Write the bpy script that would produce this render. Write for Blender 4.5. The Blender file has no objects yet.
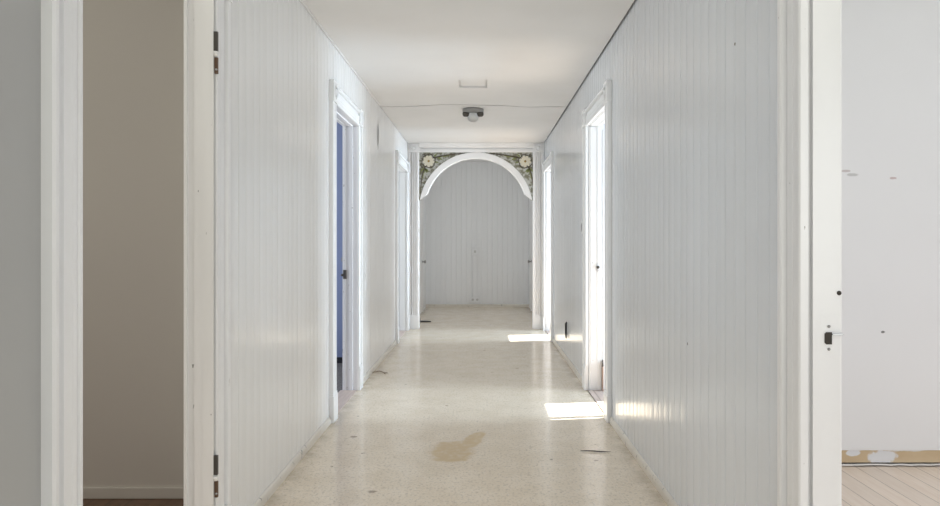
import bpy, bmesh, math, random
from mathutils import Vector, Matrix
random.seed(7)
scene = bpy.context.scene
COL = scene.collection

# ------------------------------------------------------------------ dimensions (metres)
XL, XR = -1.0, 0.863            # hall faces of the two long walls
EYE = 1.2
HALL_H = 2.535
ARCH_Y = 9.545
END_Y = 12.73
FRONT_Y = -2.6
HEAD = 2.12                     # clear height of the doorways
BOARD = 0.0933                  # width of one lining board

# ------------------------------------------------------------------ materials
def mat(name, base, rough=0.5, spec=0.5, metal=0.0):
    m = bpy.data.materials.new(name); m.use_nodes = True
    b = m.node_tree.nodes['Principled BSDF']
    b.inputs['Base Color'].default_value = (*base, 1)
    b.inputs['Roughness'].default_value = rough
    b.inputs['Specular IOR Level'].default_value = spec
    b.inputs['Metallic'].default_value = metal
    return m

class NT:
    """small node-tree helper"""
    def __init__(self, m):
        self.t = m.node_tree; self.n = self.t.nodes; self.l = self.t.links
        self.b = self.n['Principled BSDF']
        self.pos = self.n.new('ShaderNodeNewGeometry').outputs['Position']
    def noise(self, scale, detail=3, rough=0.5, stretch=None, vec=None):
        x = self.n.new('ShaderNodeTexNoise')
        x.inputs['Scale'].default_value = scale; x.inputs['Detail'].default_value = detail
        x.inputs['Roughness'].default_value = rough
        v = vec or self.pos
        if stretch:
            mp = self.n.new('ShaderNodeMapping'); mp.inputs['Scale'].default_value = stretch
            self.l.new(v, mp.inputs['Vector']); v = mp.outputs['Vector']
        self.l.new(v, x.inputs['Vector'])
        return x.outputs['Fac']
    def ramp(self, fac, a, b, va=0.0, vb=1.0):
        x = self.n.new('ShaderNodeMapRange'); x.interpolation_type = 'SMOOTHSTEP'
        x.inputs['From Min'].default_value = a; x.inputs['From Max'].default_value = b
        x.inputs['To Min'].default_value = va; x.inputs['To Max'].default_value = vb
        self.l.new(fac, x.inputs['Value']); return x.outputs['Result']
    def mix(self, fac, c1, c2):
        x = self.n.new('ShaderNodeMix'); x.data_type = 'RGBA'
        if isinstance(fac, (int, float)): x.inputs[0].default_value = fac
        else: self.l.new(fac, x.inputs[0])
        for i, c in ((6, c1), (7, c2)):
            if isinstance(c, tuple): x.inputs[i].default_value = (*c, 1)
            else: self.l.new(c, x.inputs[i])
        return x.outputs[2]
    def math(self, op, a, b=None):
        x = self.n.new('ShaderNodeMath'); x.operation = op
        for i, v in ((0, a), (1, b)):
            if v is None: continue
            if isinstance(v, (int, float)): x.inputs[i].default_value = v
            else: self.l.new(v, x.inputs[i])
        return x.outputs[0]
    def blob(self, c, r, rot=0.0, wob=0.0, soft=0.15, nscale=14):
        """1 inside an irregular ellipsoid about c"""
        mp = self.n.new('ShaderNodeMapping'); mp.vector_type = 'TEXTURE'
        mp.inputs['Location'].default_value = c; mp.inputs['Rotation'].default_value = (0, 0, rot)
        mp.inputs['Scale'].default_value = r
        self.l.new(self.pos, mp.inputs['Vector'])
        x = self.n.new('ShaderNodeVectorMath'); x.operation = 'LENGTH'
        self.l.new(mp.outputs['Vector'], x.inputs[0]); d = x.outputs['Value']
        if wob:
            d = self.math('ADD', d, self.math('MULTIPLY', self.math('SUBTRACT', self.noise(nscale), 0.5), wob))
        return self.ramp(d, 1 - soft, 1 + soft, 1, 0)
    def color(self, s): self.l.new(s, self.b.inputs['Base Color'])
    def rough(self, s): self.l.new(s, self.b.inputs['Roughness'])
    def bump(self, h, strength=0.1, dist=0.01):
        x = self.n.new('ShaderNodeBump'); x.inputs['Strength'].default_value = strength
        x.inputs['Distance'].default_value = dist
        self.l.new(h, x.inputs['Height']); self.l.new(x.outputs[0], self.b.inputs['Normal'])

WHITE = (0.80, 0.80, 0.785)
def wall_paint(name, base=WHITE, rough=0.24, marks=()):
    m = mat(name, base, rough); t = NT(m)
    c = t.mix(t.ramp(t.noise(1.1, 2), 0.2, 0.8), base, tuple(k*0.975 for k in base))
    for (ctr, r, col) in marks:
        c = t.mix(t.blob(ctr, r, wob=0.8, nscale=60, soft=0.3), c, col)
    t.color(c)
    t.rough(t.ramp(t.noise(2, 2), 0.2, 0.8, rough, rough+0.04))
    return m

M = {}
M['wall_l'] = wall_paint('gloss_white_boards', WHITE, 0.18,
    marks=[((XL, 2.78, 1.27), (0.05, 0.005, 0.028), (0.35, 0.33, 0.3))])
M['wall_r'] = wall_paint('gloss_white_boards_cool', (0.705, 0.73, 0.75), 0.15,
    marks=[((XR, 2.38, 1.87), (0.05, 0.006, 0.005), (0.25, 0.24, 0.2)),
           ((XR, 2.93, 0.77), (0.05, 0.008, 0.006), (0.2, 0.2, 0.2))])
M['grey'] = wall_paint('shade_grey_paint', (0.42, 0.42, 0.405), 0.45)  # near-left wall's shade put into its paint colour
M['wall_e'] = wall_paint('white_boards_alcove', (0.84, 0.855, 0.86), 0.35)
M['room_white'] = wall_paint('matt_white_room', (0.85, 0.855, 0.865), 0.6,
    marks=[((1.98, 3.73, 1.553), (0.03, 0.05, 0.008), (0.6, 0.6, 0.6)),
           ((1.945, 3.73, 1.573), (0.025, 0.05, 0.006), (0.6, 0.55, 0.55)),
           ((2.195, 3.73, 1.535), (0.018, 0.05, 0.006), (0.6, 0.5, 0.5)),
           ((2.142, 3.73, 0.715), (0.010, 0.05, 0.006), (0.2, 0.2, 0.2))])
M['beige'] = wall_paint('beige_closet_paint', (0.56, 0.505, 0.425), 0.55)
M['blue'] = mat('blue_room_paint', (0.22, 0.26, 0.42), 0.5)
M['plain'] = mat('plain_white', (0.78, 0.78, 0.77), 0.6)
M['black'] = mat('black_skirting', (0.012, 0.012, 0.015), 0.5)

def trim_paint(name, base, chips=0.765, rough=0.30):
    m = mat(name, base, rough); t = NT(m)
    c = t.mix(t.ramp(t.noise(4, 4, stretch=(1, 1, 0.3)), 0.35, 0.75), base, tuple(k*0.93 for k in base))
    c = t.mix(t.ramp(t.noise(38, 3, 0.6, stretch=(1, 1, 0.5)), chips-0.03, chips), c, (0.36, 0.34, 0.31))
    t.color(c); t.bump(t.noise(14, 4, stretch=(1, 1, 0.15)), 0.15, 0.006)
    return m
M['trim'] = trim_paint('white_trim_enamel', (0.82, 0.82, 0.81))
M['trim_worn'] = trim_paint('worn_white_trim', (0.76, 0.76, 0.77), 0.70, 0.35)
M['trim_cream'] = trim_paint('cream_trim', (0.90, 0.885, 0.85), 0.74)
M['skirt'] = trim_paint('skirting_cream', (0.73, 0.69, 0.61), 0.68, 0.4)
M['arch'] = trim_paint('arch_white', (0.90, 0.89, 0.875), 0.80)

m = M['ceil'] = mat('ceiling_sheet_white', (0.80, 0.785, 0.755), 0.75); t = NT(m)
t.color(t.mix(t.ramp(t.noise(1.3, 4), 0.3, 0.75), (0.79, 0.785, 0.77), (0.74, 0.735, 0.72)))

m = M['floor'] = mat('speckled_lino', (0.6, 0.54, 0.45), 0.22); t = NT(m)
c = t.mix(t.ramp(t.noise(5, 5, 0.6), 0.3, 0.7), (0.80, 0.69, 0.54), (0.73, 0.615, 0.46))
c = t.mix(t.ramp(t.noise(75, 3, 0.6, stretch=(1, 0.7, 1)), 0.5, 0.68, 0, 0.7), c, (0.50, 0.42, 0.32))
c = t.mix(t.ramp(t.noise(90, 2, 0.6, stretch=(1, 0.8, 1)), 0.55, 0.68, 0, 0.5), c, (0.84, 0.78, 0.68))
c = t.mix(t.ramp(t.noise(17, 2), 0.735, 0.76, 0, 0.8), c, (0.22, 0.19, 0.15))
c = t.mix(t.ramp(t.noise(30, 4, 0.65, stretch=(1, 0.7, 1)), 0.55, 0.72, 0, 0.5), c, (0.47, 0.38, 0.27))
s1 = t.blob((-0.165, 3.99, 0), (0.125, 0.19, 1), 0.0, 1.0, 0.22, 10)
s2 = t.blob((-0.05, 4.21, 0), (0.055, 0.20, 1), -0.25, 0.8, 0.22, 10)
s = t.math('MAXIMUM', s1, s2)
c = t.mix(t.math('MULTIPLY', s, t.ramp(t.noise(22, 3), 0.2, 0.6, 0.55, 0.95)), c, (0.60, 0.445, 0.255))
for (x, y, r) in ((-0.78, 4.29, 0.022), (-0.52, 3.35, 0.02), (-0.25, 5.1, 0.012), (0.1, 6.4, 0.012), (0.63, 3.83, 0.012), (0.34, 6.6, 0.015)):
    c = t.mix(t.blob((x, y, 0), (r, r*0.8, 1), 0, 0.9, 0.3, 60), c, (0.36, 0.29, 0.21))
# grime along the skirtings
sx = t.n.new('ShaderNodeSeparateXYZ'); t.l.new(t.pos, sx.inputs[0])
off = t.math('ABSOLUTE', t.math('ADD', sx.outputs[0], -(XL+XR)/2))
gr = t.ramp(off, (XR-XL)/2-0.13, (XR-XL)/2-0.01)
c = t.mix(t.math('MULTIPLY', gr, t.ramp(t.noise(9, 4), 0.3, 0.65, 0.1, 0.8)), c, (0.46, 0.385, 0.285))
t.color(c)
t.rough(t.ramp(t.noise(6, 4), 0.3, 0.7, 0.145, 0.18))

def wood(name, c1, c2, along='Y', board=0.105, rough=0.5, seam=(0.25, 0.18, 0.13)):
    m = mat(name, c1, rough); t = NT(m)
    g = t.noise(9, 5, 0.6, stretch=(6, 0.5, 6) if along == 'Y' else (0.5, 6, 6))
    c = t.mix(t.ramp(g, 0.3, 0.7), c1, c2)
    sx = t.n.new('ShaderNodeSeparateXYZ'); t.l.new(t.pos, sx.inputs[0])
    u = t.math('DIVIDE', sx.outputs[0 if along == 'Y' else 1], board)
    fr = t.math('FRACT', u); fl = t.math('FLOOR', u)
    wn = t.n.new('ShaderNodeTexWhiteNoise'); wn.noise_dimensions = '1D'; t.l.new(fl, wn.inputs['W'])
    c = t.mix(t.math('MULTIPLY', wn.outputs['Value'], 0.35), c, tuple(k*0.82 for k in c1))
    e = t.ramp(t.math('ABSOLUTE', t.math('SUBTRACT', fr, 0.5)), 0.475, 0.49)
    c = t.mix(t.math('MULTIPLY', e, 0.7), c, seam)
    c = t.mix(t.ramp(t.noise(14, 2), 0.75, 0.78), c, (0.3, 0.2, 0.14))
    t.color(c); return m
M['pine'] = wood('bare_pine_floor', (0.92, 0.785, 0.66), (0.85, 0.70, 0.57))
M['dark_floor'] = wood('dark_closet_floor', (0.16, 0.085, 0.045), (0.11, 0.06, 0.03), 'Y', 0.09, 0.4, (0.03, 0.02, 0.01))
M['sill'] = wood('worn_threshold_wood', (0.60, 0.49, 0.425), (0.50, 0.40, 0.345), 'Y', 0.3)
M['carpet'] = mat('grey_room_floor', (0.13, 0.12, 0.115), 0.8)
t = NT(M['carpet']); t.color(t.mix(t.ramp(t.noise(60, 4), 0.35, 0.65), (0.10, 0.09, 0.085), (0.22, 0.20, 0.19)))
m = M['scar'] = mat('bare_skirting_scar', (0.6, 0.48, 0.32), 0.8); t = NT(m)
c = t.mix(t.ramp(t.noise(7, 4, stretch=(1, 1, 2)), 0.3, 0.7), (0.66, 0.53, 0.355), (0.60, 0.46, 0.29))
sz = t.n.new('ShaderNodeSeparateXYZ'); t.l.new(t.pos, sz.inputs[0])
edge = t.math('ADD', sz.outputs[2], t.math('MULTIPLY', t.math('SUBTRACT', t.noise(8, 4), 0.5), 0.05))
c = t.mix(t.ramp(edge, 0.078, 0.083), c, (0.8, 0.79, 0.77))
pw = t.math('MAXIMUM', t.blob((2.15, 3.73, 0.05), (0.075, 0.2, 0.035), 0, 1.4, 0.15, 22), t.blob((1.99, 3.73, 0.07), (0.035, 0.2, 0.018), 0, 1.2, 0.15, 22))
c = t.mix(pw, c, (0.78, 0.79, 0.81))
t.color(c)
M['metal_dark'] = mat('aged_dark_metal', (0.11, 0.10, 0.09), 0.5, 0.5, 0.5)
M['metal_rust'] = mat('rusty_brown_metal', (0.13, 0.075, 0.045), 0.6)
M['metal_grey'] = mat('grey_metal', (0.30, 0.295, 0.285), 0.45, 0.5, 0.4)
M['bare_wood'] = mat('bare_reddish_wood', (0.36, 0.25, 0.19), 0.7)
M['chrome'] = mat('dull_chrome', (0.55, 0.55, 0.55), 0.3, 0.5, 0.9)
M['hole'] = mat('dark_mortice', (0.045, 0.038, 0.03), 0.8)
M['plastic'] = mat('white_plastic', (0.78, 0.775, 0.75), 0.4)
M['plastic_gap'] = mat('grey_plastic', (0.56, 0.56, 0.55), 0.5)
M['black_rubber'] = mat('black_rubber', (0.02, 0.02, 0.022), 0.5)
M['scrap'] = mat('dark_scrap', (0.06, 0.045, 0.035), 0.7)
M['twig'] = mat('brown_twig', (0.20, 0.13, 0.07), 0.8)
M['petal'] = mat('cream_petal', (0.74, 0.69, 0.55), 0.6)
M['pollen'] = mat('ochre_flower_centre', (0.36, 0.24, 0.07), 0.6)
M['leafgreen'] = mat('olive_leaf', (0.21, 0.23, 0.085), 0.6)
M['vine'] = mat('dark_brown_vine', (0.075, 0.055, 0.035), 0.6)
m = M['spandrel'] = mat('grey_green_panel', (0.36, 0.35, 0.30), 0.6); t = NT(m)
t.color(t.mix(t.ramp(t.noise(24, 3), 0.4, 0.6), (0.50, 0.50, 0.46), (0.20, 0.19, 0.13)))
m = M['frost'] = mat('frosted_glass', (0.85, 0.86, 0.85), 0.3)
m.node_tree.nodes['Principled BSDF'].inputs['Transmission Weight'].default_value = 0.8
M['roof'] = mat('roof_void', (0.05, 0.045, 0.04), 0.9)
M['ground'] = mat('pale_ground', (0.42, 0.42, 0.38), 0.9)
t = NT(M['ground']); t.color(t.mix(t.noise(0.6, 5), (0.45, 0.44, 0.40), (0.32, 0.36, 0.24)))
M['flake'] = mat('peeled_paint', (0.70, 0.70, 0.68), 0.6)
m = M['pane'] = bpy.data.materials.new('window_glass'); m.use_nodes = True
n = m.node_tree.nodes; n.clear()
o_ = n.new('ShaderNodeOutputMaterial'); mx = n.new('ShaderNodeMixShader'); mx.inputs[0].default_value = 0.06
a_ = n.new('ShaderNodeBsdfTransparent'); g_ = n.new('ShaderNodeBsdfGlossy'); g_.inputs['Roughness'].default_value = 0.02
m.node_tree.links.new(a_.outputs[0], mx.inputs[1]); m.node_tree.links.new(g_.outputs[0], mx.inputs[2])
m.node_tree.links.new(mx.outputs[0], o_.inputs[0])

# ------------------------------------------------------------------ mesh helpers
class MB:
    def __init__(self): self.bm = bmesh.new()
    def box(self, a, b, bev=0.0, mi=0):
        x0, x1 = sorted((a[0], b[0])); y0, y1 = sorted((a[1], b[1])); z0, z1 = sorted((a[2], b[2]))
        bm = self.bm
        vs = [bm.verts.new(p) for p in ((x0,y0,z0),(x1,y0,z0),(x1,y1,z0),(x0,y1,z0),(x0,y0,z1),(x1,y0,z1),(x1,y1,z1),(x0,y1,z1))]
        fs = [bm.faces.new([vs[i] for i in q]) for q in ((3,2,1,0),(4,5,6,7),(0,1,5,4),(1,2,6,5),(2,3,7,6),(3,0,4,7))]
        for f in fs: f.material_index = mi
        if bev:
            es = list({e for f in fs for e in f.edges})
            bmesh.ops.bevel(bm, geom=es, offset=bev, segments=2, affect='EDGES', profile=0.6)
        return self
    def prism(self, pts, vec, mi=0):
        """closed 3-D polygon pushed along vec"""
        bm = self.bm; v = Vector(vec)
        A = [bm.verts.new(Vector(p)) for p in pts]; B = [bm.verts.new(Vector(p)+v) for p in pts]
        n = len(pts); fs = []
        fs.append(bm.faces.new(A[::-1])); fs.append(bm.faces.new(B))
        for i in range(n):
            j = (i+1) % n
            fs.append(bm.faces.new((A[i], A[j], B[j], B[i])))
        for f in fs: f.material_index = mi
        return self
    def lathe(self, prof, seg=24, mtx=None, mi=0, smooth=True):
        """prof: (r, h) list, spun about local Z then moved by mtx"""
        bm = self.bm; mtx = mtx or Matrix()
        rings = []
        for r, h in prof:
            if r < 1e-5: rings.append([bm.verts.new(mtx @ Vector((0, 0, h)))])
            else: rings.append([bm.verts.new(mtx @ Vector((r*math.cos(2*math.pi*k/seg), r*math.sin(2*math.pi*k/seg), h))) for k in range(seg)])
        for R0, R1 in zip(rings, rings[1:]):
            for k in range(seg):
                k2 = (k+1) % seg
                q = []
                for v in (R0[k % len(R0)], R0[k2 % len(R0)], R1[k2 % len(R1)], R1[k % len(R1)]):
                    if v not in q: q.append(v)
                if len(q) > 2:
                    f = bm.faces.new(q); f.smooth = smooth; f.material_index = mi
        return self
    def tube(self, pts, rad, seg=8, mi=0):
        bm = self.bm; P = [Vector(p) for p in pts]; rings = []
        n = len(P)
        for i, p in enumerate(P):
            d = (P[min(i+1, n-1)] - P[max(i-1, 0)]).normalized()
            u = d.cross(Vector((0, 0, 1)))
            if u.length < 1e-3: u = d.cross(Vector((1, 0, 0)))
            u.normalize(); w = d.cross(u)
            r = rad[i] if isinstance(rad, (list, tuple)) else rad
            rings.append([bm.verts.new(p + r*(math.cos(2*math.pi*k/seg)*u + math.sin(2*math.pi*k/seg)*w)) for k in range(seg)])
        for R0, R1 in zip(rings, rings[1:]):
            for k in range(seg):
                f = bm.faces.new((R0[k], R0[(k+1) % seg], R1[(k+1) % seg], R1[k])); f.smooth = True; f.material_index = mi
        bm.faces.new(rings[0][::-1]); bm.faces.new(rings[-1])
        return self
    def build(self, name, mats, parent=None, loc=None):
        bm = self.bm
        bmesh.ops.recalc_face_normals(bm, faces=bm.faces)
        me = bpy.data.meshes.new(name)
        if loc is not None: bmesh.ops.translate(bm, verts=bm.verts, vec=-Vector(loc))
        elif parent is not None: bmesh.ops.translate(bm, verts=bm.verts, vec=-Vector(world_loc(parent)))
        bm.to_mesh(me); bm.free()
        for k in (mats if isinstance(mats, (list, tuple)) else [mats]): me.materials.append(M[k] if isinstance(k, str) else k)
        o = bpy.data.objects.new(name, me); COL.objects.link(o)
        if loc is not None: o.location = loc
        if parent is not None:
            o.parent = parent; o.location = (0, 0, 0) if loc is None else Vector(loc) - world_loc(parent)
        return o
def world_loc(o):
    v = Vector(o.location)
    while o.parent is not None: o = o.parent; v += Vector(o.location)
    return v
def struct(o): o['kind'] = 'structure'; return o
def empty(name, loc):
    o = bpy.data.objects.new(name, None); COL.objects.link(o); o.location = loc; o.empty_display_size = 0.1; return o
def tag(o, label, cat, group=None):
    o['label'] = label; o['category'] = cat
    if group: o['group'] = group
    return o

# ------------------------------------------------------------------ boarded walls
def boarded(mb, y0, y1, z0, z1, xw, s, thick, phase, g=0.0035, bw=0.0035):
    """vertical V-jointed boards on the hall face (x = xw), body going out to xw + s*thick"""
    cuts = [y0]; k = math.ceil((y0 - phase)/BOARD)
    while phase + k*BOARD < y1 - 0.008:
        y = phase + k*BOARD
        if y > y0 + 0.008: cuts.append(y)
        k += 1
    cuts.append(y1)
    prof = []
    for a, b in zip(cuts, cuts[1:]):
        e1, e2 = random.uniform(0, 0.0011), random.uniform(0, 0.0011); mid = (a+b)/2
        prof += [(a + (0 if a == y0 else 0.0006), g if a != y0 else e1), (a+bw, e1), (mid, min(e1, e2)-0.0004), (b-bw, e2), (b - (0 if b == y1 else 0.0006), g if b != y1 else e2)]
    pts = [(xw + s*d, y, z0) for y, d in prof]
    pts += [(xw + s*thick, y1, z0), (xw + s*thick, y0, z0)]
    mb.prism(pts, (0, 0, z1-z0))

L_OPEN = [(1.72, 2.575), (4.74, 5.62), (8.30, 9.36)]
R_OPEN = [(0.95, 1.84), (4.75, 5.62), (8.45, 9.36)]
def long_wall(name, xw, s, opens, matname, phase):
    mb = MB(); y = FRONT_Y
    if s < 0: y = opens[0][0]-0.02
    for a, b in opens:
        if s < 0 and b == opens[0][1]:
            boarded(mb, a-0.02, b+0.02, HEAD+0.02, 2.60, xw, s, 0.08, phase); y = b+0.02; continue
        boarded(mb, y, a-0.02, 0, 2.60, xw, s, 0.08, phase)
        boarded(mb, a-0.02, b+0.02, HEAD+0.02, 2.60, xw, s, 0.08, phase)
        y = b+0.02
    boarded(mb, y, ARCH_Y+0.12, 0, 2.60, xw, s, 0.08, phase)
    return struct(mb.build(name, [matname]))
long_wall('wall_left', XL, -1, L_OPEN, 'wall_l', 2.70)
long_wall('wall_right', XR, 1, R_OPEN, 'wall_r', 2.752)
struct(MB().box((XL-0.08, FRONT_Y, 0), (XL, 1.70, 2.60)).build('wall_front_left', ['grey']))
# alcove beyond the arch
mb = MB(); boarded(mb, ARCH_Y+0.12, END_Y+0.1, 0, 2.70, XL, -1, 0.08, 2.7); struct(mb.build('wall_alcove_left', ['wall_e']))
mb = MB()
boarded(mb, ARCH_Y+0.12, END_Y+0.1, 0, 2.70, 0.873, 1, 0.08, 2.75)
struct(mb.build('wall_alcove_right', ['wall_e']))
# end wall: boards run across X, so spin the same profile
mb = MB(); boarded(mb, XL-0.08, 0.953, 0, 2.70, END_Y, 1, 0.08, 0.02, 0.006, 0.004)
for v in mb.bm.verts: v.co = Vector((v.co.y, v.co.x, v.co.z))
struct(mb.build('wall_end', ['wall_e']))
# front wall behind the photographer, with the wide front doorway
mb = MB()
mb.box((XL-0.1, FRONT_Y-0.1, 0), (-0.80, FRONT_Y, 2.6)).box((0.66, FRONT_Y-0.1, 0), (XR+0.1, FRONT_Y, 2.6)).box((-0.80, FRONT_Y-0.1, 2.3), (0.66, FRONT_Y, 2.6))
struct(mb.build('wall_front', ['plain']))

# ------------------------------------------------------------------ floors and ceilings
struct(MB().box((XL-0.01, FRONT_Y-0.1, -0.06), (XR-0.011, ARCH_Y, 0)).box((XL-0.01, ARCH_Y, -0.06), (XR+0.02, END_Y+0.08, 0)).build('floor', ['floor']))
struct(MB().box((XR+0.011, -0.9, -0.06), (4.0, 3.80, -0.002)).build('floor_pine_room', ['pine']))
struct(MB().box((XR+0.011, 3.801, -0.06), (4.0, 9.95, -0.002)).build('floor_sunny_rooms', ['pine']))
struct(MB().box((-4.1, 0.8, -0.06), (XL-0.011, 3.32, -0.002)).build('floor_closet', ['dark_floor']))
struct(MB().box((-4.1, 3.321, -0.06), (XL-0.011, 9.95, -0.002)).build('floor_blue_room', ['carpet']))
# hall ceiling: two sheets with an open sagging joint, a gap along the right wall
JY = 6.92
mb = MB()
HX0, HX1, HY0, HY1 = -0.187, 0.051, 5.80, 6.11
for (a, b, c, d) in ((XL+0.004, XR-0.011, FRONT_Y, HY0), (XL+0.004, HX0, HY0, HY1), (HX1, XR-0.011, HY0, HY1), (XL+0.004, XR-0.011, HY1, 6.7)):
    mb.box((a, c, HALL_H), (b, d, HALL_H+0.022))
N = 32; pts = []
for i in range(N+1):
    u = i/N; x = XL+0.004 + (XR-0.012-XL-0.004)*u
    wv = 0.05*math.sin(u*5.2+2.2) + 0.02*math.sin(u*13) + (0.09*max(0, 1-abs(u-0.80)/0.16))
    pts.append((x, JY-0.02+wv, 0.020+0.018*abs(math.sin(u*7.3+0.6))))
mb.prism([(XL+0.004, 6.7, HALL_H), (XR-0.011, 6.7, HALL_H)] + [(x, y, HALL_H) for x, y, g in pts[::-1]], (0, 0, 0.022))
poly = [(x, y+g, HALL_H) for x, y, g in pts] + [(XR-0.006, ARCH_Y+0.10, HALL_H), (XL+0.002, ARCH_Y+0.10, HALL_H)]
mb.prism(poly, (0, 0, 0.012))
struct(mb.build('ceiling', ['ceil']))
struct(MB().box((XL-0.1, ARCH_Y+0.11, 2.64), (XR+0.12, END_Y+0.1, 2.70)).build('ceiling_alcove', ['ceil']))
struct(MB().box((XL-0.08, FRONT_Y-0.1, 2.60), (XR+0.08, ARCH_Y+0.2, 2.64)).build('ceiling_void', ['roof']))
struct(MB().box((XR+0.08, -1.0, 2.60), (4.1, 10.0, 2.66)).build('ceiling_right_rooms', ['ceil']))
struct(MB().box((-4.2, 0.7, 2.60), (XL-0.08, 10.0, 2.66)).build('ceiling_left_rooms', ['ceil']))
# small ceiling bead along the left wall, split at the sheet joint
mb = MB(); mb.box((XL, FRONT_Y, HALL_H-0.012), (XL+0.012, JY-0.05, HALL_H), 0.003); struct(mb.build('trim_1', ['ceil']))

# ------------------------------------------------------------------ skirtings
def skirting(name, xw, s, runs, mname='skirt', h=0.045, t_=0.014):
    mb = MB()
    for a, b in runs:
        prof = [(0, 0), (t_, 0), (t_, h*0.55), (t_*0.75, h*0.85), (t_*0.3, h), (0, h)]
        mb.prism([(xw - s*d, a, z) for d, z in prof], (0, b-a, 0))
    return struct(mb.build(name, [mname]))
skirting('baseboard_left', XL, -1, [(FRONT_Y, 1.585), (2.71, 4.60), (5.76, 8.16)])
skirting('baseboard_right', XR, 1, [(FRONT_Y, 0.81), (1.98, 4.61), (5.76, 8.31)])
mb = MB()
mb.prism([(XL, END_Y, 0), (XL, END_Y-0.015, 0), (XL, END_Y-0.015, 0.035), (XL, END_Y-0.004, 0.05), (XL, END_Y, 0.05)], (1.873, 0, 0))
struct(mb.build('baseboard_end', ['skirt']))

# ------------------------------------------------------------------ doorways
CW = 0.13
CAS = [(0, 0), (0, .020), (.004, .024), (.017, .024), (.020, .017), (.024, .0215), (.040, .0215), (.044, .0195), (.048, .0215), (.078, .0215),
       (.084, .012), (.100, .012), (.104, .026), (.110, .030), (.122, .030), (CW, .026), (CW, 0)]
def doorway(name, xw, s, y0, y1, depth, jprof, rev=0.006, casmat='trim', jmat='trim', sill=True, slot=False):
    root = struct(empty(name, (xw, (y0+y1)/2, 0)))
    X = lambda d: xw + s*d          # d > 0 goes away from the hall
    top = HEAD+0.005
    for (e, dr) in ((y0, -1), (y1, 1)):
        off = e + dr*(rev if dr > 0 else 0)
        MB().prism([(X(-t_), off+dr*u, 0.19) for u, t_ in CAS], (0, 0, top-0.19)).build('casing', [casmat], root)
        mb = MB().box((X(0), off-dr*0.001, 0), (X(-0.032), off+dr*(CW+0.004), 0.175), 0.003)
        mb.box((X(0), off, 0.172), (X(-0.028), off+dr*CW, 0.19), 0.004)
        mb.build('plinth_block', [casmat], root)
        mb = MB().box((X(0), off-dr*0.002, top), (X(-0.034), off+dr*(CW+0.006), top+0.14), 0.003)
        rot = Matrix.Translation((X(-0.034), off+dr*CW/2, top+0.07)) @ Matrix.Rotation(-s*math.pi/2, 4, 'Y')
        mb.lathe([(0.05, -0.002), (0.05, 0.004), (0.042, 0.005), (0.036, 0.0), (0.02, 0.0), (0.014, 0.006), (0, 0.008)], 24, rot)
        mb.build('corner_block', [casmat], root)
    MB().prism([(X(-t_), y0, top+u) for u, t_ in CAS], (0, y1+rev-y0, 0)).build('head_casing', [casmat], root)
    # jambs: near one mirrored
    back = [(X(jprof[-1][0]), y1+0.03, 0)] + ([(X(0.02), y1+0.03, 0), (X(0.02), y1+0.003, 0), (X(jprof[0][0]), y1+0.003, 0)] if slot else [(X(jprof[0][0]), y1+0.03, 0)])
    MB().prism([(X(d), y1+q, 0) for d, q in jprof] + back, (0, 0, HEAD)).build('jamb', [jmat], root)
    MB().prism([(X(d), y0-q, 0) for d, q in jprof] + [(X(jprof[-1][0]), y0-0.03, 0), (X(jprof[0][0]), y0-0.03, 0)], (0, 0, HEAD)).build('jamb', [jmat], root)
    MB().prism([(X(d), y0-0.03, HEAD-0.0+q) for d, q in jprof] + [(X(jprof[-1][0]), y0-0.03, HEAD+0.03), (X(jprof[0][0]), y0-0.03, HEAD+0.03)], (0, y1-y0+0.06, 0)).build('head_jamb', [jmat], root)
    if sill:
        MB().box((X(-0.003), y0, -0.03), (X(depth), y1, 0.003), 0.001).build('threshold', ['sill'], root)
    return root
JL = [(-.016, 0), (.024, 0), (.0245, .004), (.057, .004), (.058, .013), (.082, .013), (.083, 0), (.094, 0)]
JR = [(.0, .016), (.010, .016), (.0115, .004), (.084, .004), (.088, .006)]
JD = [(.0, .006), (.030, .006), (.031, -.004), (.060, -.004), (.061, .006), (.086, .006), (.087, .0), (.112, .0)]
JRD = [(.004, .006), (.016, .006), (.018, .003), (.070, .003), (.072, .0), (.108, .0)]
d1 = doorway('door_1', XL, -1, *L_OPEN[0], 0.094, JL, rev=0.014, jmat='trim_cream', slot=True)
d2 = doorway('door_2', XL, -1, *L_OPEN[1], 0.128, JD, jmat='trim_worn')
d3 = doorway('door_3', XL, -1, *L_OPEN[2], 0.09, JR)
d4 = doorway('door_4', XR, 1, *R_OPEN[0], 0.088, JR)
d5 = doorway('door_5', XR, 1, *R_OPEN[1], 0.108, JRD)
d6 = doorway('door_6', XR, 1, *R_OPEN[2], 0.088, JR)
# hinges left behind on the closet frame
for zt in (1.971, 0.411):
    y = L_OPEN[0][1]
    h = MB().box((XL+0.016, y-0.002, zt-0.072), (XL+0.031, y+0.010, zt), 0.002).build('hinge', ['metal_dark'], d1); h['label'] = 'dark bare metal hinge leaf'
    mb = MB(); mb.tube([(XL+0.024, y-0.001, zt-0.074), (XL+0.024, y-0.001, zt-0.092)], 0.008, 12); mb.build('knuckle', ['trim_cream'], h)
    mb = MB().box((XL+0.019, y-0.001, zt-0.155), (XL+0.031, y+0.010, zt-0.095), 0.002); mb.build('hinge_leaf', ['metal_rust'], h)
    mb = MB(); mb.lathe([(0.004, -0.001), (0.004, 0.002), (0, 0.003)], 10, Matrix.Translation((XL+0.027, y-0.001, zt-0.14)) @ Matrix.Rotation(math.pi/2, 4, 'X')); mb.build('screw', ['chrome'], h)
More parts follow.
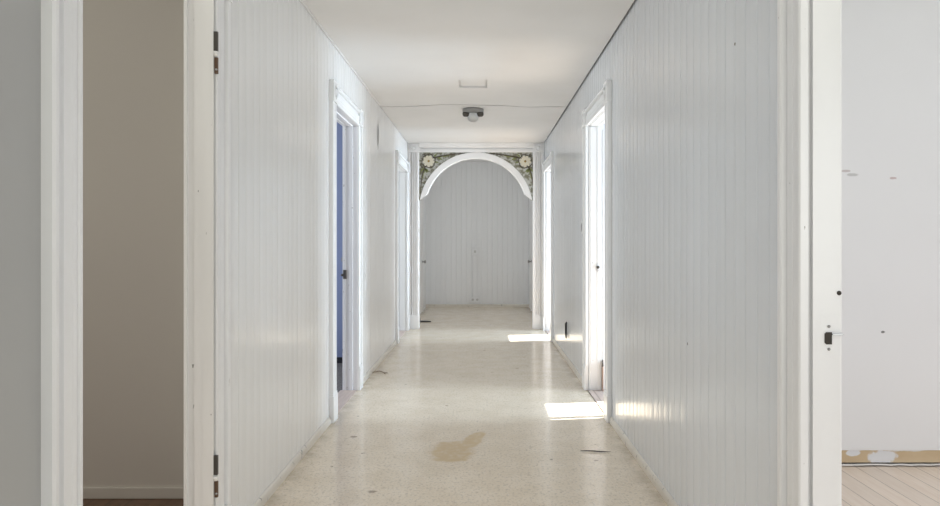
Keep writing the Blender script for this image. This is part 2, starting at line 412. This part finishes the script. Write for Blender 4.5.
# mortice keeper on the right near jamb
y = R_OPEN[0][1]
sp = MB().box((XR+0.030, y+0.0037, 0.89), (XR+0.082, y+0.008, 1.005), 0.001).build('strike_plate', ['trim'], d4)
mb = MB()
hole = [(XR+0.042, 0.932), (XR+0.046, 0.928), (XR+0.060, 0.928), (XR+0.060, 0.960), (XR+0.046, 0.960), (XR+0.042, 0.956)]
mb.prism([(x, y+0.0005, z) for x, z in hole], (0, 0.004, 0)); q = mb.build('latch_slot', ['hole'], sp); q['label'] = 'dark open latch slot'
MB().box((XR+0.060, y-0.003, 0.953), (XR+0.090, y+0.003, 0.9565)).build('keeper_lip', ['chrome'], sp)
for z in (0.975, 0.915):
    mb = MB(); mb.lathe([(0.004, 0), (0.004, 0.001), (0, 0.0015)], 10, Matrix.Translation((XR+0.053, y+0.003, z)) @ Matrix.Rotation(math.pi/2, 4, 'X')); mb.build('screw', ['metal_grey'], sp)
mb = MB(); mb.lathe([(0.006, 0), (0.006, 0.002), (0, 0.002)], 12, Matrix.Translation((XR+0.080, y+0.004, 1.063)) @ Matrix.Rotation(math.pi/2, 4, 'X')); mb.build('bolt_hole', ['hole'], d4)
# rim-lock keeper on the blue-room jamb
y = L_OPEN[1][1]
k = MB().box((XL-0.105, y-0.010, 0.895), (XL-0.078, y+0.002, 0.968), 0.003).build('strike_plate', ['metal_dark'], d2); k['label'] = 'dark metal lock keeper'
MB().box((XL-0.122, y-0.016, 0.918), (XL-0.103, y-0.002, 0.936), 0.003).build('keeper_tongue', ['metal_dark'], k)
MB().box((XL-0.122, y-0.002, 1.035), (XL-0.114, y+0.002, 1.07), 0.001).build('bolt_plate', ['metal_grey'], d2)
# sunny-room jamb: round keeper, bare wood patch, hinge
y = R_OPEN[1][1]
k = MB().box((XR+0.068, y-0.003, 0.955), (XR+0.090, y+0.003, 1.02), 0.003).build('strike_plate', ['chrome'], d5); k['label'] = 'dull chrome strike plate'
mb = MB(); mb.lathe([(0.012, 0), (0.012, 0.004), (0.006, 0.006), (0, 0.006)], 14, Matrix.Translation((XR+0.076, y-0.003, 0.99)) @ Matrix.Rotation(math.pi/2, 4, 'X')); mb.build('latch_slot', ['hole'], k)
# open door leaf of the sunny room, swung back into the room
lf = MB().box((XR+0.112, 5.632, 0.008), (XR+0.88, 5.672, 2.10), 0.003).build('door_leaf', ['trim'], d5)
ws = MB().box((XR+0.105, 5.575, 0.004), (XR+0.113, 5.628, 0.235), 0.002).build('worn_strip', ['bare_wood'], d5); ws['label'] = 'bare reddish wood at foot of jamb'
MB().tube([(XR+0.106, 5.572, 0.20), (XR+0.106, 5.572, 0.255)], 0.007, 10).build('hinge', ['metal_dark'], d5)
# doors with knobs in the alcove behind the arch
for i, (xw, s, ky) in enumerate(((XL, -1, 11.75), (0.873, 1, 11.92))):
    dr = struct(empty('door_%d' % (7+i), (xw, ky-0.33, 0)))
    X = lambda d: xw + s*d
    mb = MB().box((X(0.0), ky-0.72, 0.01), (X(-0.012), ky+0.07, 2.02), 0.002)
    for (za, zb) in ((0.18, 0.85), (1.02, 1.85)):
        for (ya, yb) in ((ky-0.62, ky-0.36), (ky-0.28, ky-0.03)):
            mb.box((X(-0.010), ya, za), (X(-0.018), yb, zb), 0.004)
    leaf = mb.build('door_leaf', ['trim'], dr)
    rot = Matrix.Translation((X(-0.012), ky, 0.85)) @ Matrix.Rotation(-s*math.pi/2, 4, 'Y')
    mb = MB(); mb.lathe([(0.028, 0), (0.028, 0.004), (0.011, 0.008), (0.010, 0.03), (0.024, 0.040), (0.028, 0.052), (0.020, 0.063), (0, 0.066)], 20, rot)
    kb = mb.build('door_knob', ['metal_grey'], leaf); kb['label'] = 'grey metal door knob'
    for (a, b) in ((ky-0.80, ky-0.725), (ky+0.075, ky+0.15)):
        MB().box((X(0), a, 0), (X(-0.018), b, 2.10), 0.004).build('casing', ['trim'], dr)
    MB().box((X(0), ky-0.725, 2.025), (X(-0.018), ky+0.075, 2.10), 0.004).build('head_casing', ['trim'], dr)

# ------------------------------------------------------------------ the archway
ar = tag(empty('decorative_archway', ((-0.846+0.709)/2, ARCH_Y, 0)),
         'white painted round arch with fluted surround and floral corner panels across the hall', 'archway')
def flute(w, t_, n=3):
    p = [(0, 0), (0, t_*0.8), (0.006, t_), (w*0.16, t_)]
    a, b = w*0.2, w*0.8; fw = (b-a)/n
    for i in range(n):
        c0 = a+i*fw
        p += [(c0+fw*0.12, t_), (c0+fw*0.25, t_*0.62), (c0+fw*0.5, t_*0.5), (c0+fw*0.75, t_*0.62), (c0+fw*0.88, t_)]
    p += [(w*0.84, t_), (w-0.006, t_), (w, t_*0.8), (w, 0)]
    return p
BY = ARCH_Y+0.03                       # face of the flat board behind the mouldings
for (xa, xb) in ((-1.0, -0.846), (0.709, 0.863)):
    w = xb-xa
    MB().prism([(xa+u, BY-t_, 0.19) for u, t_ in flute(w, 0.028)], (0, 0, 2.41-0.19)).build('pilaster', ['arch'], ar)
    mb = MB().box((xa, BY, 0), (xb, ARCH_Y-0.006, 0.176), 0.004); mb.box((xa+0.003, BY, 0.174), (xb-0.003, ARCH_Y, 0.192), 0.004)
    mb.build('plinth_block', ['arch'], ar)
    MB().box((xa, BY, 0), (xb, BY+0.10, 2.41)).build('jamb', ['arch'], ar)
    mb = MB().box((xa, BY, 2.41), (xb, ARCH_Y-0.010, 2.536), 0.003)
    rot = Matrix.Translation(((xa+xb)/2, ARCH_Y-0.010, 2.47)) @ Matrix.Rotation(math.pi/2, 4, 'X')
    mb.lathe([(0.052, -0.002), (0.052, 0.006), (0.044, 0.007), (0.038, 0.001), (0.022, 0.001), (0.015, 0.008), (0, 0.010)], 28, rot)
    mb.build('corner_block', ['arch'], ar)
hp = [(BY, 2.41), (ARCH_Y+0.004, 2.41), (ARCH_Y+0.000, 2.415), (ARCH_Y, 2.452), (ARCH_Y+0.012, 2.457), (ARCH_Y+0.012, 2.468), (ARCH_Y-0.004, 2.474),
      (ARCH_Y-0.012, 2.488), (ARCH_Y-0.014, 2.505), (ARCH_Y-0.024, 2.512), (ARCH_Y-0.026, 2.536), (BY, 2.536)]
mb = MB().prism([(-0.846, y, z) for y, z in hp], (1.555, 0, 0)); mb.box((-1.0, BY, 2.41), (0.863, BY+0.10, 2.66)); mb.build('header', ['arch'], ar)
AC = Vector((-0.0685, 0, 1.633)); RO, RI = 0.7775, 0.688
a0, a1 = math.radians(9.4), math.radians(17.5)
mb = MB(); N = 64; Yf, Yb = ARCH_Y+0.008, ARCH_Y+0.040
def ap(r, a, y): return (AC.x + r*math.cos(a), y, AC.z + r*math.sin(a))
rows = []
for i in range(N+1):
    ao = a0 + (math.pi-2*a0)*i/N; ai = a1 + (math.pi-2*a1)*i/N
    ro = min(RO, 0.7765/abs(math.cos(ao)) if abs(math.cos(ao)) > 0.5 else RO)
    rows.append([mb.bm.verts.new(p) for p in (ap(RO, ao, Yf+0.004), ap(RO-0.006, ao, Yf), ap(RI+0.014, ai, Yf), ap(RI, ai, Yf+0.010), ap(RI, ai, Yb), ap(RO, ao, Yb))])
for A, B in zip(rows, rows[1:]):
    for k in range(6):
        mb.bm.faces.new((A[k], A[(k+1) % 6], B[(k+1) % 6], B[k]))
mb.bm.faces.new(rows[0]); mb.bm.faces.new(rows[-1][::-1])
mb.build('arch_board', ['arch'], ar)
# corner panels with painted daisies in low relief
for s in (-1, 1):
    xj = -0.846 if s < 0 else 0.709
    xt = AC.x + s*0.02
    P = [(xj, 2.41), (xt, 2.41)]
    for i in range(25):
        a = math.pi/2 - s*0 - (math.pi/2-a0)*i/24
        P.append((AC.x + s*(RO-0.02)*math.cos(a), AC.z + (RO-0.02)*math.sin(a)))
    P.append((xj, P[-1][1]))
    mb = MB().prism([(x, ARCH_Y+0.024, z) for x, z in P], (0, 0.012, 0))
    sp = mb.build('spandrel_panel', ['spandrel'], ar); sp['label'] = 'grey green panel painted with cream daisy, leaves and vines'
    fx, fz = (-0.715, 2.292) if s < 0 else (0.605, 2.288)
    Yp = ARCH_Y+0.022
    rot = lambda a: Matrix.Translation((fx, Yp, fz)) @ Matrix.Rotation(a, 4, 'Y')
    mb = MB(); NP = 9
    for k in range(NP):
        R = rot(2*math.pi*k/NP + 0.2)
        pt = []
        for q in range(12):
            tt = 2*math.pi*q/12
            pt.append(R @ Vector((0.047+0.034*math.cos(tt), 0, 0.0205*math.sin(tt)*(1+0.25*math.cos(tt)))))
        mb.prism(pt, (0, -0.004-0.001*(k % 2), 0))
    fl = mb.build('flower', ['petal'], sp); fl['label'] = 'cream daisy petals'
    mb = MB(); mb.lathe([(0.016, 0), (0.016, 0.004), (0.010, 0.008), (0, 0.009)], 16, Matrix.Translation((fx, Yp-0.003, fz)) @ Matrix.Rotation(math.pi/2, 4, 'X')); mb.build('flower_centre', ['pollen'], sp)
    def leaf(mb, x, z, ang, L, W):
        c_, s_ = math.cos(ang), math.sin(ang); pt = []
        for q in range(14):
            u = q/7 if q <= 7 else (14-q)/7
            w = W*math.sin(math.pi*min(u, 1))**0.8*(1-0.35*u) * (1 if q <= 7 else -1)
            pt.append((x + (u*L)*c_ - w*s_, Yp, z + (u*L)*s_ + w*c_))
        mb.prism(pt, (0, -0.004, 0))
    def mx_(dx): return fx - s*dx        # dx > 0 towards the middle of the arch
    for (dx, dz, ang, L, W) in ((-0.05, -0.075, -100, 0.10, 0.018), (-0.055, -0.09, -65, 0.085, 0.016), (-0.06, -0.09, -130, 0.075, 0.015), (-0.05, -0.10, -40, 0.07, 0.014), (-0.075, -0.15, -95, 0.10, 0.012),
                                (0.10, 0.045, 15, 0.10, 0.016), (0.12, 0.05, -25, 0.08, 0.014), (0.18, 0.06, 10, 0.12, 0.013), (0.07, 0.06, 40, 0.06, 0.014), (0.09, -0.01, -10, 0.05, 0.012)):
        a = math.radians(ang)
        mb = MB(); leaf(mb, mx_(dx), fz+dz, a if s < 0 else math.pi-a, L, W); mb.build('leaf', ['leafgreen'], sp)['label'] = 'olive green leaf'
    def vine(pts, r): MB().tube([(mx_(dx), Yp-0.001, fz+dz) for dx, dz in pts], r, 6).build('vine', ['vine'], sp)['label'] = 'dark brown curling stem'
    vine([(-0.105, -0.36), (-0.10, -0.27), (-0.085, -0.18), (-0.055, -0.09), (-0.02, -0.05)], [0.004, 0.008, 0.008, 0.007, 0.005])
    vine([(0.05, 0.04), (0.11, 0.055), (0.18, 0.07), (0.27, 0.085), (0.40, 0.10), (0.52, 0.108)], [0.006, 0.009, 0.008, 0.008, 0.007, 0.003])
    ring = [(0.092*math.cos(q*0.35)*(1+0.12*math.sin(q*2.1)), 0.092*math.sin(q*0.35)*(1+0.1*math.cos(q*1.7))) for q in range(19)]
    vine(ring, 0.0055)
    vine([(-0.075, 0.06), (-0.085, 0.085), (-0.06, 0.095), (-0.05, 0.075)], 0.006)
    vine([(-0.09, -0.03), (-0.105, -0.06), (-0.095, -0.09), (-0.075, -0.085)], 0.005)

# ------------------------------------------------------------------ things in the hall
# ceiling lamp just beyond the sheet joint
cl = tag(empty('ceiling_light', (-0.08, 7.08, HALL_H)), 'small grey metal ceiling light with twin sockets and glass shade', 'ceiling light')
base = Matrix.Translation((-0.08, 7.08, HALL_H))
mb = MB(); mb.lathe([(0.0, 0), (0.104, 0), (0.108, -0.006), (0.106, -0.030), (0.096, -0.040), (0.045, -0.044), (0, -0.044)], 32, base); mb.build('canopy', ['metal_grey'], cl)
for dx in (-0.072, 0.072):
    mb = MB(); mb.lathe([(0.0, -0.035), (0.033, -0.038), (0.036, -0.055), (0.030, -0.074), (0.020, -0.080), (0, -0.080)], 18, base @ Matrix.Translation((dx, -0.02, 0))); mb.build('lamp_socket', ['metal_dark'], cl)
mb = MB(); mb.lathe([(0.040, -0.043), (0.052, -0.060), (0.058, -0.085), (0.048, -0.112), (0.028, -0.128), (0, -0.132)], 24, base); mb.build('glass_shade', ['frost'], cl)
cp = MB().box((HX0-0.01, HY0-0.01, HALL_H+0.0215), (HX1+0.01, HY1+0.01, HALL_H+0.03))
cp.box((HX0+0.012, HY0+0.012, HALL_H+0.012), (HX1-0.012, HY1-0.012, HALL_H+0.0225), 0.003)
tag(cp.build('ceiling_hatch', ['ceil'], loc=(-0.07, 5.95, HALL_H)), 'flat white rectangular hatch panel set into the ceiling before the lamp', 'ceiling hatch')

# switch on the right boards beside the sunny doorway
sw = tag(empty('light_switch', (XR, 5.92, 1.315)), 'narrow grey light switch on right hall boards past the first far doorway', 'light switch')
MB().box((XR, 5.885, 1.26), (XR-0.010, 5.955, 1.37), 0.003).build('switch_plate', ['plastic_gap'], sw)
MB().box((XR-0.008, 5.905, 1.28), (XR-0.016, 5.935, 1.35), 0.004).build('rocker', ['metal_grey'], sw)
# end-wall wiring
sb = tag(empty('wall_switch', (-0.109, END_Y, 1.0)), 'white painted switch box at top of the cable cover on end wall', 'switch')
MB().box((-0.165, END_Y, 0.945), (-0.053, END_Y-0.032, 1.065), 0.006).build('switch_box', ['wall_e'], sb)
MB().box((-0.127, END_Y-0.030, 0.985), (-0.091, END_Y-0.040, 1.03), 0.003).build('rocker', ['plastic_gap'], sb)
po = tag(empty('power_outlet', (-0.109, END_Y, 0.13)), 'white painted power outlet low on the end wall under cable cover', 'power outlet')
MB().box((-0.19, END_Y, 0.075), (-0.028, END_Y-0.030, 0.19), 0.006).build('outlet_plate', ['wall_e'], po)
for dx in (-0.04, 0.04):
    mb = MB(); mb.lathe([(0.022, 0), (0.022, 0.003), (0.018, 0.003), (0, 0.002)], 16, Matrix.Translation((-0.109+dx, END_Y-0.030, 0.135)) @ Matrix.Rotation(math.pi/2, 4, 'X')); mb.build('socket', ['plastic_gap'], po)
tag(MB().box((-0.147, END_Y, 0.19), (-0.071, END_Y-0.018, 0.945), 0.005).build('cable_cover', ['wall_e'], loc=(-0.109, END_Y, 0.19)), 'white vertical cable cover strip between switch and outlet on end wall', 'cable cover')
# black cable stub on the right boards
tag(MB().tube([(XR+0.002, 7.05, 0.385), (XR-0.010, 7.04, 0.37), (XR-0.011, 7.03, 0.31), (XR-0.011, 7.02, 0.26), (XR-0.011, 7.01, 0.225)], [0.005, 0.009, 0.010, 0.010, 0.005], 10).build('cable_stub', ['black_rubber'], loc=(XR, 7.03, 0.3)),
    'short black cable end hanging from right hall boards near the floor', 'cable')
# lifted paint strip high on the left boards
mb = MB(); F = []
for i in range(17):
    u = i/16; z = 2.07+0.29*u
    F.append((XL-0.002+0.012*math.sin(math.pi*u)**0.7, 6.80-0.03*math.sin(math.pi*u), z, 0.03+0.10*math.sin(math.pi*u)**2))
for (xa, ya, za, wa), (xb, yb, zb, wb) in zip(F, F[1:]):
    vs = [mb.bm.verts.new(p) for p in ((xa, ya, za), (XL-0.004, ya+wa, za), (XL-0.004, yb+wb, zb), (xb, yb, zb))]; mb.bm.faces.new(vs)
bmesh.ops.remove_doubles(mb.bm, verts=mb.bm.verts, dist=1e-5)
bmesh.ops.solidify(mb.bm, geom=mb.bm.faces[:], thickness=0.0015)
tag(mb.build('paint_flake', ['flake'], loc=(XL, 6.8, 2.1)), 'thin lifted strip of peeling paint high on left hall boards', 'paint flake')
# litter on the lino
mb = MB(); mb.tube([(0.566, 3.99, 0.004), (0.60, 3.985, 0.006), (0.645, 3.975, 0.007), (0.69, 3.97, 0.005), (0.735, 3.972, 0.004)], [0.0015, 0.003, 0.004, 0.003, 0.001], 7)
tag(mb.build('wood_splinter', ['scrap'], loc=(0.65, 3.98, 0)), 'long dark splinter lying on lino before the sunny doorway', 'splinter')
mb = MB(); mb.tube([(-0.985, 6.36, 0.007), (-0.93, 6.42, 0.008), (-0.88, 6.35, 0.007), (-0.845, 6.34, 0.006)], [0.003, 0.004, 0.004, 0.002], 7)
mb.tube([(-0.88, 6.35, 0.007), (-0.86, 6.29, 0.006)], [0.005, 0.003], 7)
tag(mb.build('twig', ['twig'], loc=(-0.9, 6.38, 0)), 'small brown forked twig on lino against left skirting', 'twig')
mb = MB(); mb.prism([(-0.98, 10.30, 0.002), (-0.88, 10.33, 0.002), (-0.74, 10.36, 0.002), (-0.80, 10.44, 0.002), (-0.93, 10.46, 0.002)], (0, 0, 0.012))
mb.prism([(-0.97, 10.33, 0.012), (-0.90, 10.35, 0.012), (-0.92, 10.42, 0.012)], (0.005, 0, 0.05))
tag(mb.build('rubber_scrap', ['black_rubber'], loc=(-0.88, 10.38, 0)), 'black scrap on alcove floor behind left foot of arch', 'scrap')

# ------------------------------------------------------------------ the rooms seen through the doorways
def partition(name, x0, x1, y0, y1, mneg, mpos, z0=0.0):
    mb = MB().box((x0, y0, z0), (x1, y1, 2.60))
    o = mb.build(name, [mneg, mpos])
    for p in o.data.polygons: p.material_index = 1 if p.normal.y > 0.5 else 0
    return struct(o)
XLi, XRi = XL-0.08, XR+0.08
partition('wall_closet_front', -4.1, XLi, 0.80, 0.90, 'plain', 'beige')
partition('wall_closet_back', -4.1, XLi, 3.27, 3.37, 'beige', 'blue')
partition('wall_blue_room_back', -4.1, XLi, 6.90, 7.0, 'blue', 'plain')
partition('wall_left_room_back', -4.1, XLi, 9.45, 9.55, 'plain', 'plain')
struct(MB().box((XRi, -0.95, 0), (1.5, -0.85, 2.6)).box((3.3, -0.95, 0), (4.0, -0.85, 2.6)).box((1.5, -0.95, 0), (3.3, -0.85, 0.7)).box((1.5, -0.95, 2.2), (3.3, -0.85, 2.6)).build('wall_pine_room_front', ['room_white']))
partition('wall_pine_room_back', XRi, 4.0, 3.73, 3.83, 'room_white', 'room_white', 0.085)
partition('wall_sunny_room_back', XRi, 4.0, 6.60, 6.70, 'room_white', 'room_white')
partition('wall_right_room_back', XRi, 4.0, 9.80, 9.9, 'room_white', 'plain')
# skirting scar: bare strip where the pine-room skirting was pulled off
mb = MB()
mb.box((XRi, 3.736, 0.018), (4.0, 3.83, 0.086)); struct(mb.build('trim_2', ['scar']))
mb = MB(); pts = []
for i in range(60):
    x = XRi + (4.0-XRi)*i/59; pts.append((x, 3.728+random.uniform(-0.004, 0.004), 0.003+random.uniform(0, 0.003)))
for p, q in zip(pts, pts[1:]): mb.prism([(p[0], p[1], p[2]), (q[0], q[1], q[2]), (q[0], q[1], q[2]+0.007), (p[0], p[1], p[2]+0.007)], (0, 0.012, 0))
struct(mb.build('trim_3', ['trim_cream']))
struct(MB().box((XRi, 3.80, -0.002), (4.0, 3.83, 0.02)).build('trim_4', ['roof']))
# closet and blue-room skirtings
struct(MB().box((-4.0, 3.258, 0), (XLi, 3.27, 0.05), 0.002).build('baseboard_closet', ['beige']))
struct(MB().box((-4.0, 6.885, 0), (XLi, 6.90, 0.055), 0.002).build('baseboard_blue_room', ['black']))
# outer walls with windows
def outer_wall(name, x0, x1, ys, wins, m):
    mb = MB(); y = ys[0]
    for a, b, z0, z1 in wins:
        mb.box((x0, y, 0), (x1, a, 2.6)); mb.box((x0, a, 0), (x1, b, z0)); mb.box((x0, a, z1), (x1, b, 2.6)); y = b
    mb.box((x0, y, 0), (x1, ys[1], 2.6)); return struct(mb.build(name, [m]))
RW = [(4.35, 5.69, 0.05, 2.115), (8.0, 9.475, 0.25, 2.19)]
LW = [(1.3, 2.3, 0.9, 2.0), (4.2, 6.0, 0.6, 2.2), (7.5, 9.0, 0.6, 2.2)]  # first opening: unseen window added to light the closet
outer_wall('wall_outer_right', 3.90, 4.0, (-0.95, 9.9), RW, 'room_white')
outer_wall('wall_outer_left', -4.1, -4.0, (0.8, 9.55), LW, 'plain')
wi = 0
def window(x0, x1, a, b, z0, z1, bars):
    global wi; wi += 1
    root = struct(empty('window_%d' % wi, ((x0+x1)/2, (a+b)/2, z0)))
    xm = (x0+x1)/2
    mb = MB(); f = 0.012
    mb.box((x0+0.02, a, z0), (x1-0.02, a+f, z1)).box((x0+0.02, b-f, z0), (x1-0.02, b, z1)).box((x0+0.02, a, z0), (x1-0.02, b, z0+0.04)).box((x0+0.02, a, z1-f), (x1-0.02, b, z1))
    for y in bars: mb.box((xm-0.02, y-0.028, z0+0.04), (xm+0.02, y+0.028, z1-f))
    mb.build('window_frame', ['trim'], root)
    MB().box((xm-0.002, a+f, z0+0.04), (xm+0.002, b-f, z1-f)).build('pane', ['pane'], root)
    return root
window(3.90, 4.0, *RW[0], [5.262]); window(3.90, 4.0, *RW[1], [8.4])
window(-4.1, -4.0, *LW[0], [1.8]); window(-4.1, -4.0, *LW[1], [5.1]); window(-4.1, -4.0, *LW[2], [8.25])
wi += 1; root = struct(empty('window_%d' % wi, (2.4, -0.90, 0.7)))
mb = MB().box((1.5, -0.93, 0.7), (1.55, -0.87, 2.2)).box((3.25, -0.93, 0.7), (3.3, -0.87, 2.2)).box((1.5, -0.93, 0.7), (3.3, -0.87, 0.75)).box((1.5, -0.93, 2.15), (3.3, -0.87, 2.2)).box((2.375, -0.92, 0.75), (2.425, -0.88, 2.15))
mb.build('window_frame', ['trim'], root); MB().box((1.55, -0.902, 0.75), (3.25, -0.898, 2.15)).build('pane', ['pane'], root)
struct(MB().box((-60, -60, -0.9), (60, 60, -0.8)).build('ground', ['ground']))

# ------------------------------------------------------------------ light
w = bpy.data.worlds.new('sky'); scene.world = w; w.use_nodes = True
nt = w.node_tree; bg = nt.nodes['Background']
bg.inputs['Color'].default_value = (0.985, 0.99, 1.0, 1); bg.inputs['Strength'].default_value = 1.36
def area(name, loc, rot, sx, sy, power, col=(1, 1, 1)):
    l = bpy.data.lights.new(name, 'AREA'); l.shape = 'RECTANGLE'; l.size = sx; l.size_y = sy; l.energy = power; l.color = col
    o = bpy.data.objects.new(name, l); COL.objects.link(o); o.location = loc; o.rotation_euler = rot; return o
SKY = (0.64, 0.81, 1.0)
for (a, b, z0, z1), p in zip(RW, (270, 340)):
    area('daylight', (4.12, (a+b)/2, (z0+z1)/2), (0, math.pi/2, 0), z1-z0, b-a, p, SKY)
for (a, b, z0, z1), p in zip(LW, (8, 60, 60)):  # first lamp brightens the closet through its added window
    area('daylight', (-4.22, (a+b)/2, (z0+z1)/2), (0, -math.pi/2, 0), z1-z0, b-a, p, SKY)
area('daylight', (2.4, -1.07, 1.45), (math.pi/2, 0, 0), 1.8, 1.5, 24, (0.86, 0.93, 1.0))
area('daylight_front', (-0.07, FRONT_Y-0.25, 1.25), (math.pi/2, 0, 0), 1.4, 2.0, 14, (1.0, 1.0, 1.0))
sl = bpy.data.lights.new('sun', 'SUN'); sl.energy = 38; sl.angle = 0.004; sl.color = (1.0, 0.98, 0.955)
so = bpy.data.objects.new('sun', sl); COL.objects.link(so)
so.rotation_euler = Vector((-1, -0.15, -0.6)).to_track_quat('-Z', 'Y').to_euler(); so.location = (8, 6, 6)

# ------------------------------------------------------------------ camera
cam = bpy.data.cameras.new('camera'); cam.sensor_width = 36; cam.lens = 700/940*36
cam.shift_x = -11/940; cam.shift_y = -12/940; cam.clip_start = 0.05
co = bpy.data.objects.new('camera', cam); COL.objects.link(co); co.location = (0, 0, EYE); co.rotation_euler = (math.pi/2, 0, 0)
scene.camera = co
scene.view_settings.view_transform = 'Standard'; scene.view_settings.look = 'None'
scene.view_settings.gamma = 1; scene.view_settings.use_curve_mapping = False
scene.view_settings.exposure = 0.04
scene.cycles.use_denoising = True
scene.cycles.max_bounces = 14; scene.cycles.diffuse_bounces = 10; scene.cycles.glossy_bounces = 5
scene.cycles.transparent_max_bounces = 12
scene.cycles.sample_clamp_indirect = 3.0
scene.cycles.use_fast_gi = True; scene.cycles.fast_gi_method = 'REPLACE'; scene.cycles.ao_bounces_render = 2
w.light_settings.distance = 2.0; w.light_settings.ao_factor = 1.0
scene.cycles.caustics_reflective = False; scene.cycles.caustics_refractive = False
